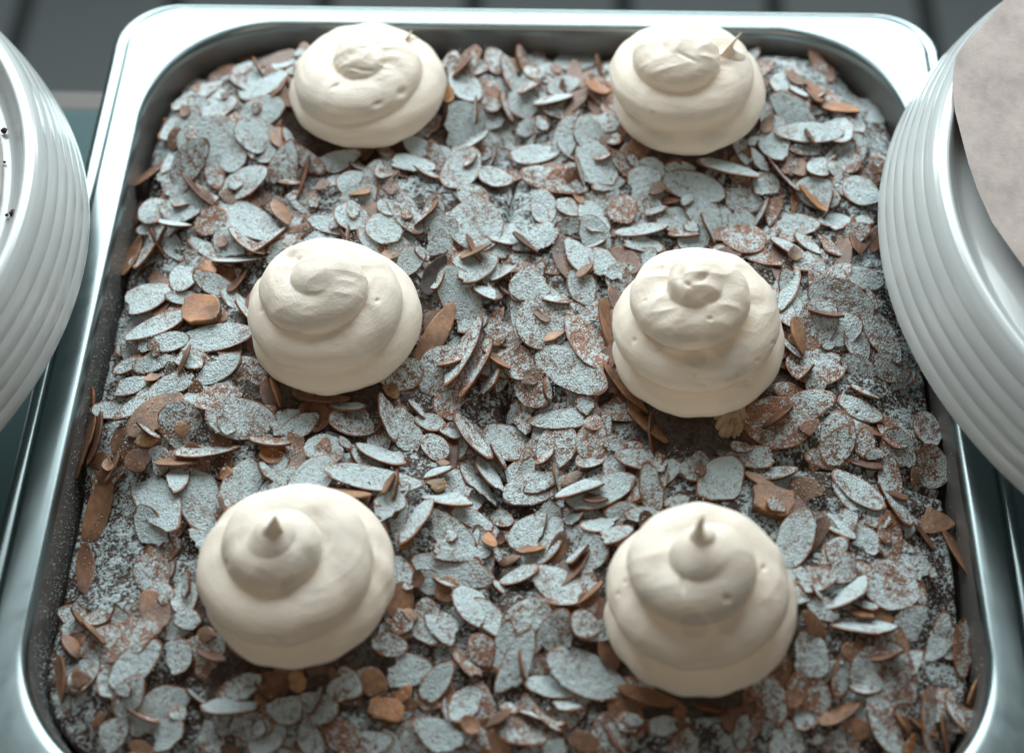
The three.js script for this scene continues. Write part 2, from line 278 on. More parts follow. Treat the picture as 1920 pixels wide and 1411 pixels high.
function lay(px, py, Lp, Wp, deg, tone, { filler = false, kind, thick } = {}) {
  const a = deg * Math.PI / 180, ca = Math.cos(a), sa = Math.sin(a);
  let p = atY(px, py, 0); for (let k = 0; k < 6; k++) p = atY(px, py, grid[gi(p.x, p.z)]);
  if (Math.abs(p.x) > 0.149 || p.z < -0.162 || p.z > 0.162) return;
  const pts = []; for (let k = 0; k < 8; k++) pts.push([Math.cos(k * 0.785), Math.sin(k * 0.785)]); pts.push([0, 0], [0.5, 0.2], [-0.5, -0.2]);
  let y = p.y, A, B, N, steep = false;
  const wild = rnd() < 0.25 ? 2.1 : 1, rtx = rr(-0.18, 0.18) * wild, rtz = rr(-0.22, 0.15) * wild;
  for (let pass = 0; pass < 2; pass++) {
    const c = atY(px, py, y), e = atY(px + ca * Lp / 2, py + sa * Lp / 2, y), e2 = atY(px - ca * Lp / 2, py - sa * Lp / 2, y), f = atY(px - sa * Wp / 2, py + ca * Wp / 2, y), f2 = atY(px + sa * Wp / 2, py - ca * Wp / 2, y);
    A = e.sub(e2).multiplyScalar(0.5); B = f.sub(f2).multiplyScalar(0.5); p = c;
    steep = !filler && B.length() < 0.44 * A.length() && B.length() < 0.0042;
    if (steep) {                                                        // a slice on edge: turn it about its long axis until it looks that narrow
      const wr = clamp(0.5 * A.length(), 0.0022, 0.0052), h = B.clone().normalize(), base = V(0, 1, 0);
      let best = null; const want = (tone === 's' || tone === 't') ? 1 : (rnd() < 0.5 ? 1 : -1);
      for (let t = -82; t <= 82; t += 2) {
        const r = t * Math.PI / 180, w = h.clone().multiplyScalar(Math.cos(r) * wr).addScaledVector(base, Math.sin(r) * wr * (h.z > 0 ? -want : want));
        const q0 = project(c), q1 = project(c.clone().add(w)), d = Math.abs(-(q1[0] - q0[0]) * sa + (q1[1] - q0[1]) * ca) * 2, err = Math.abs(d - Wp * 0.85) + Math.abs(t) * 0.06;
        if (!best || err < best.err) best = { err, w };
      }
      B = best.w; N = V(0, 0, 0).crossVectors(B, A).normalize(); if (N.y < 0) N.negate();
      y = Math.min(grid[gi(c.x, c.z)], baseGrid[gi(c.x, c.z)] + 0.006) + Math.abs(B.y) * 0.45; p = atY(px, py, y);
    } else {
      // settle on what lies underneath: least-squares tilt, then lift clear of the high spots
      let sx = 0, sz = 0, sy = 0, xx = 0, zz = 0, xz = 0, xy = 0, zy = 0; const hs = [];
      for (const [u, v] of pts) { const dx = A.x * u + B.x * v, dz = A.z * u + B.z * v, hh = grid[gi(c.x + dx, c.z + dz)]; hs.push([dx, dz, hh]); sx += dx; sz += dz; sy += hh; xx += dx * dx; zz += dz * dz; xz += dx * dz; xy += dx * hh; zy += dz * hh; }
      const det = xx * zz - xz * xz || 1; let gx = clamp((xy * zz - zy * xz) / det, -0.38, 0.38) * 0.8 + rtx, gz = clamp((zy * xx - xy * xz) / det, -0.38, 0.38) * 0.8 + rtz;
      const res = hs.map(([dx, dz, hh]) => hh - gx * dx - gz * dz).sort((q, r) => q - r);
      y = Math.min(res[Math.floor(res.length * (filler ? 0.45 : 0.66))] + 0.0001, baseGrid[gi(c.x, c.z)] + (filler ? 0.0025 : 0.0065));
      A = V(A.x, gx * A.x + gz * A.z, A.z); B = V(B.x, gx * B.x + gz * B.z, B.z); N = V(-gx, 1, -gz).normalize(); p = V(c.x, y, c.z);
    }
  }
  if (inSwirl(p.x, p.z, 0.72)) return;
  if (V(0, 0, 0).crossVectors(B, A).dot(N) < 0) B.negate();
  const th = thick || rr(0.0007, 0.0011);
  kind = kind || (rnd() < 0.48 ? 'cut' : 'round');
  const g = slice(kind, A, B, N, th);
  slices.push({ p, g, tone, size: Lp * Wp * (filler ? 0.25 : 1), A, B, N, th, steep });
  if (!steep) {
    const R = A.length() + B.length(), la2 = A.x * A.x + A.z * A.z, lb2 = B.x * B.x + B.z * B.z;
    for (let z = p.z - R; z < p.z + R; z += GN) for (let x = p.x - R; x < p.x + R; x += GN) {
      const dx = x - p.x, dz = z - p.z, u = (dx * A.x + dz * A.z) / la2, v = (dx * B.x + dz * B.z) / lb2;
      if (u * u + v * v < 1) { const k = gi(x, z), t = p.y - (N.x * dx + N.z * dz) / N.y + th; if (t > grid[k]) grid[k] = t; }
    }
  }
}
// slices pressed into the crust below the ones that show whole
seedState = 777;
const mixTone = () => { const r = rnd(); return r < 0.28 ? 's' : r < 0.50 ? 't' : r < 0.72 ? 'm' : r < 0.84 ? 'R' : r < 0.96 ? 'b' : 'o'; };
for (let k = 0; k < 760; k++) {
  const x = rr(-0.140, 0.140), z = rr(-0.153, 0.158), [px, py] = project(V(x, cakeTop(x, z), z));
  if (rectSdf(x, z) > -0.002 || inSwirl(x, z, 0.7)) continue;
  if (x > 0.055 && z > 0.0 && z < 0.1 && rnd() < 0.5) continue;         // barer patches of crumb
  if (x < -0.085 && z > 0.045 && rnd() < 0.65) continue;
  const sc = F / EYE.distanceTo(V(x, 0, z));
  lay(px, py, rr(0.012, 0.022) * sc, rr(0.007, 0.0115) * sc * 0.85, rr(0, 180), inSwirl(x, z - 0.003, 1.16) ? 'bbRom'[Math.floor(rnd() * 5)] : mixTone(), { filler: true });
}
// slices read off the photograph: x, y, length, width, angle, tone
const LIST = `
455 105 40 35 70 b;522 112 60 22 -20 b;402 147 25 25 0 b;492 157 85 58 -5 s;370 182 90 45 -20 t;370 220 130 60 -10 s;490 212 80 40 -15 s;437 292 50 45 -30 s;395 265 110 60 -15 s;482 257 70 50 10 t;330 260 30 25 -30 o;292 317 95 10 -38 b;357 302 75 40 -25 m;402 327 45 30 80 R;530 322 80 50 -65 m;317 345 75 50 0 t;462 370 80 35 0 b;457 340 85 45 -15 s;370 357 70 14 45 b;567 335 75 12 -75 b;527 260 40 35 20 o;365 382 75 35 0 s
880 78 75 18 5 b;912 68 55 22 25 O;990 75 50 25 15 y;1037 72 60 25 40 b;1015 97 50 18 60 m;1057 90 45 35 30 m;905 95 60 14 -5 s;862 132 55 45 80 m;930 120 50 38 80 m;955 140 65 25 75 m;980 122 60 22 75 R;1002 118 50 35 -60 m;1082 117 75 50 -20 s;1140 97 45 20 0 s;872 165 60 50 40 s;867 200 60 45 0 s;925 180 55 40 -75 R;947 200 50 14 75 m;842 175 25 20 60 y;987 182 60 55 0 s;1055 162 60 28 -25 s;1037 187 65 14 -12 s;1117 142 40 14 10 s;1120 167 40 25 0 O;860 247 90 60 -20 s;990 240 40 22 -15 s;1020 240 28 18 0 s;1142 230 40 35 0 m;790 282 70 32 35 s;767 307 85 35 5 s;627 307 90 32 -18 s;875 275 85 14 -32 s;865 322 80 55 -50 t;1062 260 65 42 -70 s;1107 257 60 50 40 s;1035 312 45 18 10 b;1005 292 85 32 3 s;1107 300 100 60 35 s;1077 335 35 28 20 b;1037 342 110 42 20 m;1170 312 55 22 30 R;1197 275 42 30 100 o;1220 317 55 28 10 s;1142 345 55 22 -10 s;1200 350 75 50 -20 s;665 347 62 38 -5 s;927 335 55 40 0 t
1472 162 50 40 30 s;1497 155 50 18 40 b;1530 180 60 18 50 o;1485 190 60 30 15 m;1582 205 75 16 5 O;1572 247 60 50 60 s;1492 212 90 35 28 s;1450 245 45 40 0 s;1457 277 70 40 30 s;1592 307 40 40 40 m;1540 315 50 40 0 s;1517 252 110 35 0 s;1572 322 45 20 35 s;1422 302 45 18 30 s;1395 340 50 22 20 R;1365 315 105 20 14 s;1275 317 55 20 0 s;1302 347 110 35 14 s;1437 350 50 45 60 t;1395 372 65 32 10 t;1465 327 80 10 50 R;1535 362 75 45 25 s;1615 360 65 45 15 s;1522 375 60 12 45 O
257 400 45 12 -80 b;287 397 50 45 -30 t;342 392 75 45 0 t;467 415 120 55 28 s;395 415 55 42 -30 R;530 402 55 25 50 o;325 422 55 10 8 s;287 462 90 12 -58 m;250 480 70 22 -65 o;217 507 40 18 -80 b;430 460 65 45 40 s;462 455 70 25 35 m;500 452 75 12 -35 m;450 490 90 9 -3 s;450 520 60 20 -60 b;387 505 35 28 20 O;345 560 62 22 5 s;345 520 58 50 -75 s;402 535 70 30 8 s;210 570 90 12 -62 b;267 565 100 55 -15 s;295 612 110 38 -18 s;382 587 65 50 0 O block;315 645 70 30 -20 s;402 635 130 45 -3 s;240 687 55 22 -20 t;285 682 68 30 0 s;350 677 62 30 25 s;465 697 65 45 10 m;410 692 80 40 -20 s
730 392 45 30 20 t;630 415 40 20 -70 s;670 375 75 35 -12 s;660 410 60 45 15 s;720 432 65 45 20 s;760 400 85 42 55 t;812 405 60 38 -70 t;885 370 50 42 0 m;892 425 90 80 0 t;822 440 75 45 -35 s;767 490 55 38 -10 s;815 517 60 32 -55 B;860 552 80 65 30 s;882 505 100 50 -35 s;882 475 75 12 -22 o;917 552 60 20 20 s;947 512 60 16 -35 s;1020 392 55 42 70 s;1005 447 80 42 -15 s;1070 423 55 20 -12 t;1070 392 50 32 10 s;1112 415 70 45 60 s;1115 442 60 45 40 s;1167 397 55 45 -60 R cut;1230 395 40 14 -20 s;1250 375 60 16 -5 b;1265 415 60 45 -10 s;1317 395 75 45 40 s;1382 410 80 30 15 s;1302 445 60 48 -30 s;1355 440 45 30 0 b;1395 450 80 50 25 R;1202 432 85 22 -8 s;1195 458 90 28 8 s;1000 532 80 50 -10 s;1087 475 80 45 70 s;1092 540 60 45 60 t;1167 520 60 40 -20 m;1137 505 75 45 60 s
1022 605 98 80 -10 m round;1100 645 110 50 55 R;1072 695 140 55 33 t round;920 622 50 35 20 m;822 695 80 65 -30 m;815 630 110 35 -55 o;872 660 125 32 -62 m round;895 688 110 28 -65 R;920 720 85 22 -68 m;972 683 60 50 50 m;1000 733 70 45 45 m round;855 760 75 45 -10 R;1137 607 80 24 85 o;1172 727 110 22 52 o;1105 757 45 25 30 t
1487 427 85 35 10 s;1585 415 95 32 0 s;1595 442 65 32 -15 R;1480 465 70 18 30 s;1515 462 60 20 35 s;1555 462 62 22 30 R;1567 520 60 32 -35 m;1620 522 65 35 0 s;1577 562 110 50 10 t;1532 607 70 65 -40 t;1585 610 60 45 -20 s;1607 645 55 45 60 t;1555 648 35 18 -20 s;1652 630 95 50 50 t;1530 690 98 65 -5 m round;1495 630 60 22 80 o;1610 687 65 30 0 t;1670 690 70 40 0 m
247 727 75 30 -8 s;335 717 100 35 -15 s;290 777 105 50 -30 o round;410 747 75 45 -25 m;340 797 75 60 -25 m;450 787 110 65 -5 t round;172 747 45 16 85 o;182 820 85 15 -78 b;160 790 45 20 -70 b;162 840 115 12 -75 o;187 865 42 28 10 b;225 820 45 25 -60 o;240 832 42 22 -55 o;277 822 40 22 -15 y;205 890 65 30 -15 m;185 952 115 38 -62 o;257 865 40 35 0 b;296 860 45 42 5 t cut;387 847 105 25 -5 m;337 865 80 16 -5 o;372 930 120 70 75 s round;297 945 135 65 58 s round;330 902 60 40 -60 s cut;287 997 95 45 60 s;372 1005 75 35 10 s;415 950 90 12 70 s;450 920 110 62 -60 s cut;512 850 45 35 -40 O;505 832 70 14 5 R;425 890 25 22 60 O;502 890 50 18 60 t;525 915 100 45 -35 t;505 740 50 30 80 b
535 790 75 45 -35 t;560 802 80 35 -30 t;665 790 85 55 -10 t cut;650 765 65 15 0 s;760 807 75 50 60 t;724 782 80 30 80 t;805 795 50 28 0 s;850 815 50 18 25 s;815 840 50 40 30 m;882 820 95 28 52 t round;712 855 85 25 22 s;607 845 65 60 -50 t cut;585 900 95 60 -40 s;697 900 150 45 5 s;655 930 70 15 5 o;732 952 65 55 70 s;780 975 85 35 -55 s;763 1010 35 20 -60 O;815 910 40 22 -10 y;817 887 60 14 -18 s;840 937 100 25 8 s;857 910 65 50 30 s;917 892 75 25 55 s;897 912 95 32 58 s;882 972 75 32 15 s;735 732 40 22 55 y;567 740 35 28 0 o;610 752 80 12 0 b;517 735 50 10 75 o;830 870 22 14 0 o
950 832 85 60 15 t round;980 797 40 38 -60 m;1112 830 60 50 60 R;1150 842 45 35 80 m;1045 835 75 68 -70 m round;1072 787 130 35 5 s;1100 762 45 25 40 s;1210 795 90 25 45 o;1110 870 50 18 -10 s;1217 867 110 42 12 t;960 890 45 28 -40 s;1005 917 110 55 -5 t round;1010 913 50 22 -5 s;1072 897 45 20 -20 o;1127 925 120 50 -18 s;1095 912 95 22 -20 s;1220 920 75 40 75 t;1025 957 55 28 10 s;1270 940 48 20 -12 s;1305 875 55 50 60 t;1350 905 100 68 -55 s cut;1162 960 60 28 -15 s;1205 965 62 25 -5 s;1070 977 45 18 -15 s;1132 987 75 28 -5 s;1147 1007 75 28 -20 s;942 975 40 30 30 m
1480 735 55 25 10 R;1530 722 35 25 0 m;1517 760 85 45 -10 m;1457 795 105 80 15 R round;1570 822 82 60 -70 m;1737 810 70 50 80 m;1745 877 65 60 0 m;1677 805 75 65 -80 R;1682 852 75 62 60 m cut;1620 832 45 38 60 R;1640 852 35 16 -10 s;1622 870 60 16 10 b;1422 860 110 35 0 m;1390 840 40 25 0 m;1460 890 65 22 -10 m;1427 902 60 18 30 o;1515 922 65 38 25 o;1447 945 75 50 10 O block;1610 922 105 42 35 t round;1680 947 85 22 55 t;1492 1010 100 60 -70 s round;1730 1002 60 8 55 b
285 1075 70 60 60 m;302 1110 50 30 20 s;290 1145 65 50 60 o round;347 1122 55 45 -70 s;347 1160 50 35 0 s;185 1162 55 30 20 m;225 1200 145 65 -8 R round;142 1220 60 28 50 o;117 1272 75 16 85 o;152 1275 45 45 0 m;330 1232 60 55 -40 s cut;255 1245 105 50 -38 s;242 1305 70 45 -45 m;300 1325 135 50 -35 s;210 1377 75 40 -40 t;190 1345 40 15 -45 o;125 1320 30 14 -70 s;447 1327 125 30 -3 s;455 1290 80 40 -10 m;395 1382 75 45 50 t;387 1190 35 25 30 o;402 1232 55 20 10 b;305 1377 80 50 -20 s;467 1360 80 45 10 t;502 1382 75 45 -30 s
1012 1017 95 75 -45 s;1002 1000 85 60 -10 s cut;1003 1030 55 12 -10 O;915 1012 40 22 55 O;957 1052 35 15 -10 o;850 1070 130 50 10 s;835 992 110 45 25 s;845 1032 135 38 -3 s;800 1087 40 38 80 s cut;840 1105 45 38 -30 o;887 1140 85 55 50 s;797 1165 80 60 60 t;840 1180 95 45 40 s;1102 1035 75 55 10 t;1047 1100 100 55 35 s;977 1082 65 28 -10 s;992 1155 90 55 -20 m;1095 1172 50 45 0 t;1042 1192 75 60 -70 t;950 1210 80 42 -72 s cut;967 1247 115 45 -62 s;905 1220 55 45 50 R;892 1252 95 38 40 m;1030 1290 85 35 15 s;1100 1265 140 70 22 s round;752 1255 105 50 -8 s cut;820 1280 80 40 -45 s;702 1282 50 40 50 o;757 1300 35 18 -50 O;747 1122 60 40 -60 o;742 1167 60 45 0 m;1110 1112 50 8 -45 o;730 1210 60 35 0 t
722 1335 60 38 10 O block;645 1290 70 60 80 m;557 1280 35 30 80 y;872 1320 70 45 -50 s;642 1380 60 45 0 R;685 1395 90 40 -15 m;770 1395 75 45 40 m;820 1380 90 50 15 s;590 1330 80 50 0 t;532 1325 70 60 40 t;882 1360 35 28 30 o;580 1385 70 40 50 t
995 1360 120 68 -12 m round;1057 1322 60 22 5 s;1142 1378 65 55 70 m;1177 1357 40 35 60 m;1212 1310 95 30 15 o;1095 1390 55 30 20 o;1042 1402 50 30 -15 s;1142 1225 50 35 60 b;1290 1395 70 45 -30 m;1330 1325 70 15 15 b;1245 1360 60 30 0 m
1515 1310 85 70 70 R;1515 1228 80 65 40 t;1445 1310 75 50 55 m;1577 1265 75 35 -75 m;1635 1247 80 55 -35 m;1687 1282 95 60 80 m;1622 1297 50 18 5 s;1577 1340 75 28 -30 o;1610 1365 60 25 20 o;1660 1360 110 48 62 m round;1690 1345 60 14 65 o;1707 1395 35 18 -70 O;1740 1345 100 28 -85 R;1785 1330 75 22 62 m;1770 1370 70 8 85 o;1802 1217 95 35 -85 R;1827 1295 55 12 -70 o;1392 1370 55 28 -80 m;1465 1385 80 60 20 m;1572 1390 55 40 0 m
1560 1035 60 35 -30 m;1712 1067 90 70 50 m cut;1585 1067 60 40 -40 m;1670 1100 95 85 20 m round;1525 1090 75 45 -5 t;1597 1110 95 35 -35 s;1542 1140 65 35 35 t;1625 1137 65 14 15 s;1615 1152 42 13 15 O;1712 1172 80 50 -25 t;1622 1175 130 28 7 s;1520 1170 52 28 20 o;1797 1040 95 16 62 o`;
seedState = 4242;
for (const row of LIST.split(/[;\n]/)) { const q = row.trim().split(/\s+/); if (q.length < 6) continue; lay(+q[0], +q[1], +q[2] * 1.18, +q[3] * 1.20, +q[4], q[5], { kind: q[6], thick: q[6] === 'block' ? 0.0032 : undefined }); }
// broken shards and slivers, many of them on edge
seedState = 9090;
for (let k = 0; k < 230; k++) {
  const x = rr(-0.141, 0.141), z = rr(-0.154, 0.157); if (rectSdf(x, z) > -0.001 || inSwirl(x, z, 0.95)) continue;
  const [px, py] = project(V(x, cakeTop(x, z), z)), sc = F / EYE.distanceTo(V(x, 0, z)), q = rnd();
  const edge = rectSdf(x, z) > -0.02;
  if (q < 0.5) lay(px, py, rr(0.007, 0.014) * sc, rr(0.0014, 0.0032) * sc, rr(0, 180), edge ? 'bRo'[Math.floor(rnd() * 3)] : 'tmRbso'[Math.floor(rnd() * 6)]);
  else lay(px, py, rr(0.004, 0.009) * sc, rr(0.003, 0.006) * sc, rr(0, 180), 'stmRbo'[Math.floor(rnd() * 6)], { kind: 'cut' });
}
// the 300 that show largest are pieces of their own, the rest one piece of stuff
slices.sort((a, b) => b.size - a.size);
function sliceGeometry(list, origin) {
  const pos = [], uv = [], buckets = new Map();
  for (const s of list) {
    const o = pos.length / 3, [tm, sm] = TONES[s.tone];
    for (let k = 0; k < s.g.pos.length; k += 3) pos.push(s.g.pos[k] + s.p.x - origin.x, s.g.pos[k + 1] + s.p.y - origin.y, s.g.pos[k + 2] + s.p.z - origin.z);
    for (const v of s.g.uv) uv.push(v);
    for (const [mat, ix] of [[tm, s.g.top], [sm, s.g.side]]) { if (!buckets.has(mat)) buckets.set(mat, []); const b = buckets.get(mat); for (const i of ix) b.push(i + o); }
  }
  const g = new THREE.BufferGeometry(), idx = [], mats = [];
  for (const [mat, ix] of buckets) { g.addGroup(idx.length, ix.length, mats.length); mats.push(mat); for (const i of ix) idx.push(i); }
  g.setAttribute('position', new THREE.Float32BufferAttribute(pos, 3)); g.setAttribute('uv', new THREE.Float32BufferAttribute(uv, 2)); g.setIndex(idx); g.computeVertexNormals();
  return [g, mats];
}
const cakeOrigin = V(0, CY, 0);
slices.slice(0, 300).forEach((s, k) => {
  const [g, mats] = sliceGeometry([s], s.p), m = part('almond_slice' + (k ? '_' + String(k).padStart(3, '0') : ''), g, mats, cake);
  m.position.copy(s.p).sub(cakeOrigin);
});
{ const [g, mats] = sliceGeometry(slices.slice(300), cakeOrigin); part('almond_fragments', g, mats, cake).userData.kind = 'stuff'; }

// sugar clumps and almond dust lying on the slices and the crumb
{
  seedState = 991;
  const g = new THREE.IcosahedronGeometry(1, 0), n = 26000, inst = new THREE.InstancedMesh(g, new THREE.MeshStandardMaterial({ color: lin(0.62, 0.68, 0.69), roughness: 0.95 }), n), m4 = new THREE.Matrix4(), q = new THREE.Quaternion(), e = new THREE.Euler();
  for (let k = 0; k < n; k++) {
    let x, z; do { x = rr(-0.141, 0.141); z = rr(-0.154, 0.156); } while (rectSdf(x, z) > -0.001 || inSwirl(x, z, 1.12) || vnoise(x * 70, z * 70, 301) < 0.30 + 0.3 * rnd());
    const r = 0.00013 + 0.00022 * Math.pow(rnd(), 3) + (rnd() < 0.006 ? 0.0003 : 0);
    e.set(rr(0, 6), rr(0, 6), rr(0, 6)); q.setFromEuler(e);
    m4.compose(V(x, grid[gi(x, z)] + r * 0.3 - CY, z), q, V(r, r * rr(0.6, 1), r * rr(0.7, 1.2))); inst.setMatrixAt(k, m4);
  }
  inst.name = 'sugar_grains'; inst.userData.kind = 'stuff'; shadows(inst); cake.add(inst);
}

// sugar that clung to the pan wall
{
  seedState = 313;
  const n = 5200, inst = new THREE.InstancedMesh(new THREE.IcosahedronGeometry(1, 0), new THREE.MeshStandardMaterial({ color: lin(0.62, 0.68, 0.69), roughness: 0.95 }), n), m4 = new THREE.Matrix4(), q = new THREE.Quaternion(), e = new THREE.Euler();
  for (let k = 0; k < n; k++) {
    const u = k < 4400 ? rr(0.33, 0.545) : rr(0.93, 1.2), y = -0.004 - 0.016 * Math.pow(rnd(), 0.8), o = -0.0010 - 0.0015 * (-y - 0.006) / 0.014, [x, z] = ringPoint(PX + o, PZ + o, 0.0515, u % 1), r = 0.00008 + 0.00014 * Math.pow(rnd(), 3);
    e.set(rr(0, 6), rr(0, 6), rr(0, 6)); q.setFromEuler(e); m4.compose(V(x, y - TABLE, z), q, V(r, r, r)); inst.setMatrixAt(k, m4);
  }
  inst.name = 'sugar_grains'; inst.userData.kind = 'stuff'; shadows(inst); pan.add(inst);
}
// ---------------------------------------------------------------- cream swirls
const creamStreak = dataTex(512, (i, j) => { const X = i / 512, Y = j / 512, v = byte(0.5 + 0.5 * (vnoise(X * 30, Y * 160, 401, 0) - 0.5) + 0.35 * (vnoise(X * 90, Y * 90, 402, 90) - 0.5)); return [v, v, v]; });
const cream = new THREE.MeshPhysicalMaterial({ color: lin(0.99, 0.882, 0.755), transmission: 0.22, thickness: 0, roughness: 0.6, bumpMap: creamStreak, bumpScale: 0.00012, sheen: 0.2, sheenRoughness: 0.6, sheenColor: lin(1, 0.95, 0.88) });
function makeSwirl(s, index) {
  const { a, h } = s, Q = 0.64, rad0 = a * 0.37, rad1 = a * 0.33, y0 = rad0 * Q * 0.95, b = h - y0, sp = [], nS = 340;   // Q: the piped rope is flattened
  for (let k = 0; k <= nS; k++) {
    const t = k / nS, rad = mix(rad0, rad1, Math.pow(t, 0.9)) * (1 + 0.10 * (vnoise(t * 11, s.seed, 501) - 0.5)), u = clamp((t - 0.10) / 0.90, 0, 1), be = u * Math.PI / 2;
    const R = Math.max(0, (a * (1 + 0.09 * (vnoise(t * 9, s.seed + 3, 502) - 0.5)) - rad)) * Math.pow(Math.max(0, Math.cos(be)), 0.60) * (1 - 0.24 * Math.pow(1 - u, 5)), Y = y0 + Math.max(0, b - rad * Q * 0.9) * Math.pow(u, 0.93), ph = s.phi + 2 * Math.PI * s.turns * t, l = Math.pow(clamp(Y / h, 0, 1), 1.4);
    sp.push([R * Math.cos(ph) + s.lean[0] * l, Y, -R * Math.sin(ph) + s.lean[1] * l, rad]);
  }
  const yc = y0 + 0.12 * b, nU = 400, nV = 240, pos = new Float32Array((nU + 1) * (nV + 1) * 3), uv = new Float32Array((nU + 1) * (nV + 1) * 2), idx = [], K = 0.00009;
  const exits = (dx, dy, dz, list) => {
    let mx = a * 0.3; const ts = [];
    for (const q of list) { const w = q[4] || Q, ey = dy / w, cx = q[0], cy = (q[1] - yc) / w, cz = q[2], aa = dx * dx + ey * ey + dz * dz, bb = dx * cx + ey * cy + dz * cz, cc = cx * cx + cy * cy + cz * cz - q[3] * q[3], D = bb * bb - aa * cc; if (D > 0) { const t = (bb + Math.sqrt(D)) / aa; ts.push(t); if (t > mx) mx = t; } }
    let sum = 0; for (const t of ts) if (t > mx - 6 * K) sum += Math.exp((t - mx) / K);
    return mx + K * Math.log(Math.max(sum, 1)) - K * 2.2;
  };
  const build = (list, pits, tips) => {
    for (let j = 0; j <= nV; j++) for (let i = 0; i <= nU; i++) {
      const ph = i / nU * Math.PI * 2, al = mix(-1.15, Math.PI / 2, j / nV), ca = Math.cos(al), dx = ca * Math.cos(ph), dy = Math.sin(al), dz = -ca * Math.sin(ph);
      let r = exits(dx, dy, dz, list);
      if (tips && tips.length) { const r2 = exits(dx, dy, dz, tips), k = 0.0055, hh = Math.max(k - Math.abs(r - r2), 0) / k; r = Math.max(r, r2) + hh * hh * k / 4; }
      const iw = i === nU ? 0 : i, cph = Math.cos(iw / nU * 6.28318), sph = Math.sin(iw / nU * 6.28318);
      r += ca * 0.00028 * (vnoise(cph * 3 + 9, sph * 3 + al * 14 + s.seed * 7, 511) - 0.5) + 0.0009 * (vnoise(dx * 5 + 20 + s.seed, dz * 5 + dy * 4 + 20, 512) - 0.5);
      if (s.torn) { const tw = s.torn * sstep(0.5, 1.05, al), u1 = vnoise(dx * 3.4 + dz * 1.2 + 30 + s.seed, dz * 6.5 + 30, 513), u2 = vnoise(dx * 9 + dz * 3 + 30, dz * 15 + 30 + s.seed, 514); r -= tw * (Math.abs(u1 - 0.5) * 2.4 - 0.4 + 0.3 * Math.abs(u2 - 0.5)); }
      let x = dx * r, y = yc + dy * r, z = dz * r;
      if (pits) for (const p of pits) {
        const ex = x - p.x, ey = y - p.y, ez = z - p.z, ax = (ex * p.t.x + ey * p.t.y + ez * p.t.z), d2 = ex * ex + ey * ey + ez * ez - ax * ax + (ax / p.st) * (ax / p.st), q = d2 / (p.r * p.r);
        if (q < 3) { const dep = Math.min(p.r * 0.85, 0.0011 + 0.1 * p.r) * Math.exp(-q * 1.5); x -= dx * dep; y -= dy * dep; z -= dz * dep; }
      }
      const k = j * (nU + 1) + i; pos[k * 3] = x; pos[k * 3 + 1] = Math.max(y, -0.002); pos[k * 3 + 2] = z; uv[k * 2] = i / nU * 2; uv[k * 2 + 1] = j / nV * 1.2;
    }
  };
  for (let j = 0; j < nV; j++) for (let i = 0; i < nU; i++) { const k = j * (nU + 1) + i, n = k + nU + 1; idx.push(k, k + 1, n, n, k + 1, n + 1); }
  const g = new THREE.BufferGeometry(), attr = new THREE.BufferAttribute(pos, 3);
  g.setAttribute('position', attr); g.setAttribute('uv', new THREE.BufferAttribute(uv, 2)); g.setIndex(idx);
  build(sp, null);
  const m = part('cream_swirl' + (index ? '_00' + index : ''), g, cream, scene); m.position.set(s.x, s.y - 0.001, s.z);
  const local = (hit) => hit.point.clone().sub(m.position);
  const pits = [], extra = [];
  for (const [px, py, r, st] of s.pits) { const hit = hitPixel(m, px, py); if (!hit) continue; const p = local(hit), nn = hit.face.normal, t = V(0, 1, 0).cross(nn).normalize(); pits.push({ x: p.x, y: p.y, z: p.z, r: r * 0.82, st: st * 1.25, t }); }
  for (const [bx, by, tx, ty, r] of s.peaks) {                          // a drawn-up tip: rises from the hit point, ends on the ray of the tip pixel
    const hit = hitPixel(m, bx, by); if (!hit) continue; const b0 = local(hit), w = hit.point, dist = w.distanceTo(EYE), tip = EYE.clone().addScaledVector(rayDir(tx, ty).normalize(), dist - 0.0005).sub(m.position);
    // keep the tip above its base: slide it along its ray to the depth where it stands straight over the base
    const d = rayDir(tx, ty).normalize(), e0 = EYE.clone().sub(m.position); let bt = null, be = 1e9; for (let q = dist - 0.02; q < dist + 0.02; q += 0.0005) { const c = e0.clone().addScaledVector(d, q), off = Math.hypot(c.x - b0.x * 1.02, c.z - b0.z * 1.02); if (c.y > b0.y && off < be) { be = off; bt = c; } }
    const top = bt || tip;
    for (let k = 0; k <= 26; k++) { const t = k / 26, rad = r * (0.8 * Math.pow(1 - t, 3.4) + 0.2 * (1 - t)) + 0.00035, e = Math.pow(t, 1.25); const bow = Math.sin(Math.PI * t) * 0.14 * b0.distanceTo(top); extra.push([mix(b0.x * 0.97, top.x, e) - bow, mix(b0.y - r * 0.8, top.y, t), mix(b0.z * 0.97, top.z, e), rad, 1]); }
  }
  build(sp, pits, extra);
  attr.needsUpdate = true; g.computeVertexNormals();
  { // close the seam in the normals
    const nm = g.attributes.normal; for (let j = 0; j <= nV; j++) { const p = j * (nU + 1), q = p + nU, v = V(nm.getX(p) + nm.getX(q), nm.getY(p) + nm.getY(q), nm.getZ(p) + nm.getZ(q)).normalize(); nm.setXYZ(p, v.x, v.y, v.z); nm.setXYZ(q, v.x, v.y, v.z); }
  }
  g.boundingSphere = null; g.boundingBox = null; g.computeBoundingSphere();
  tag(m, s.label, 'cream swirl', 'cream swirls piped on the cake');
  return m;
}
SW.forEach((s, i) => makeSwirl(s, i));

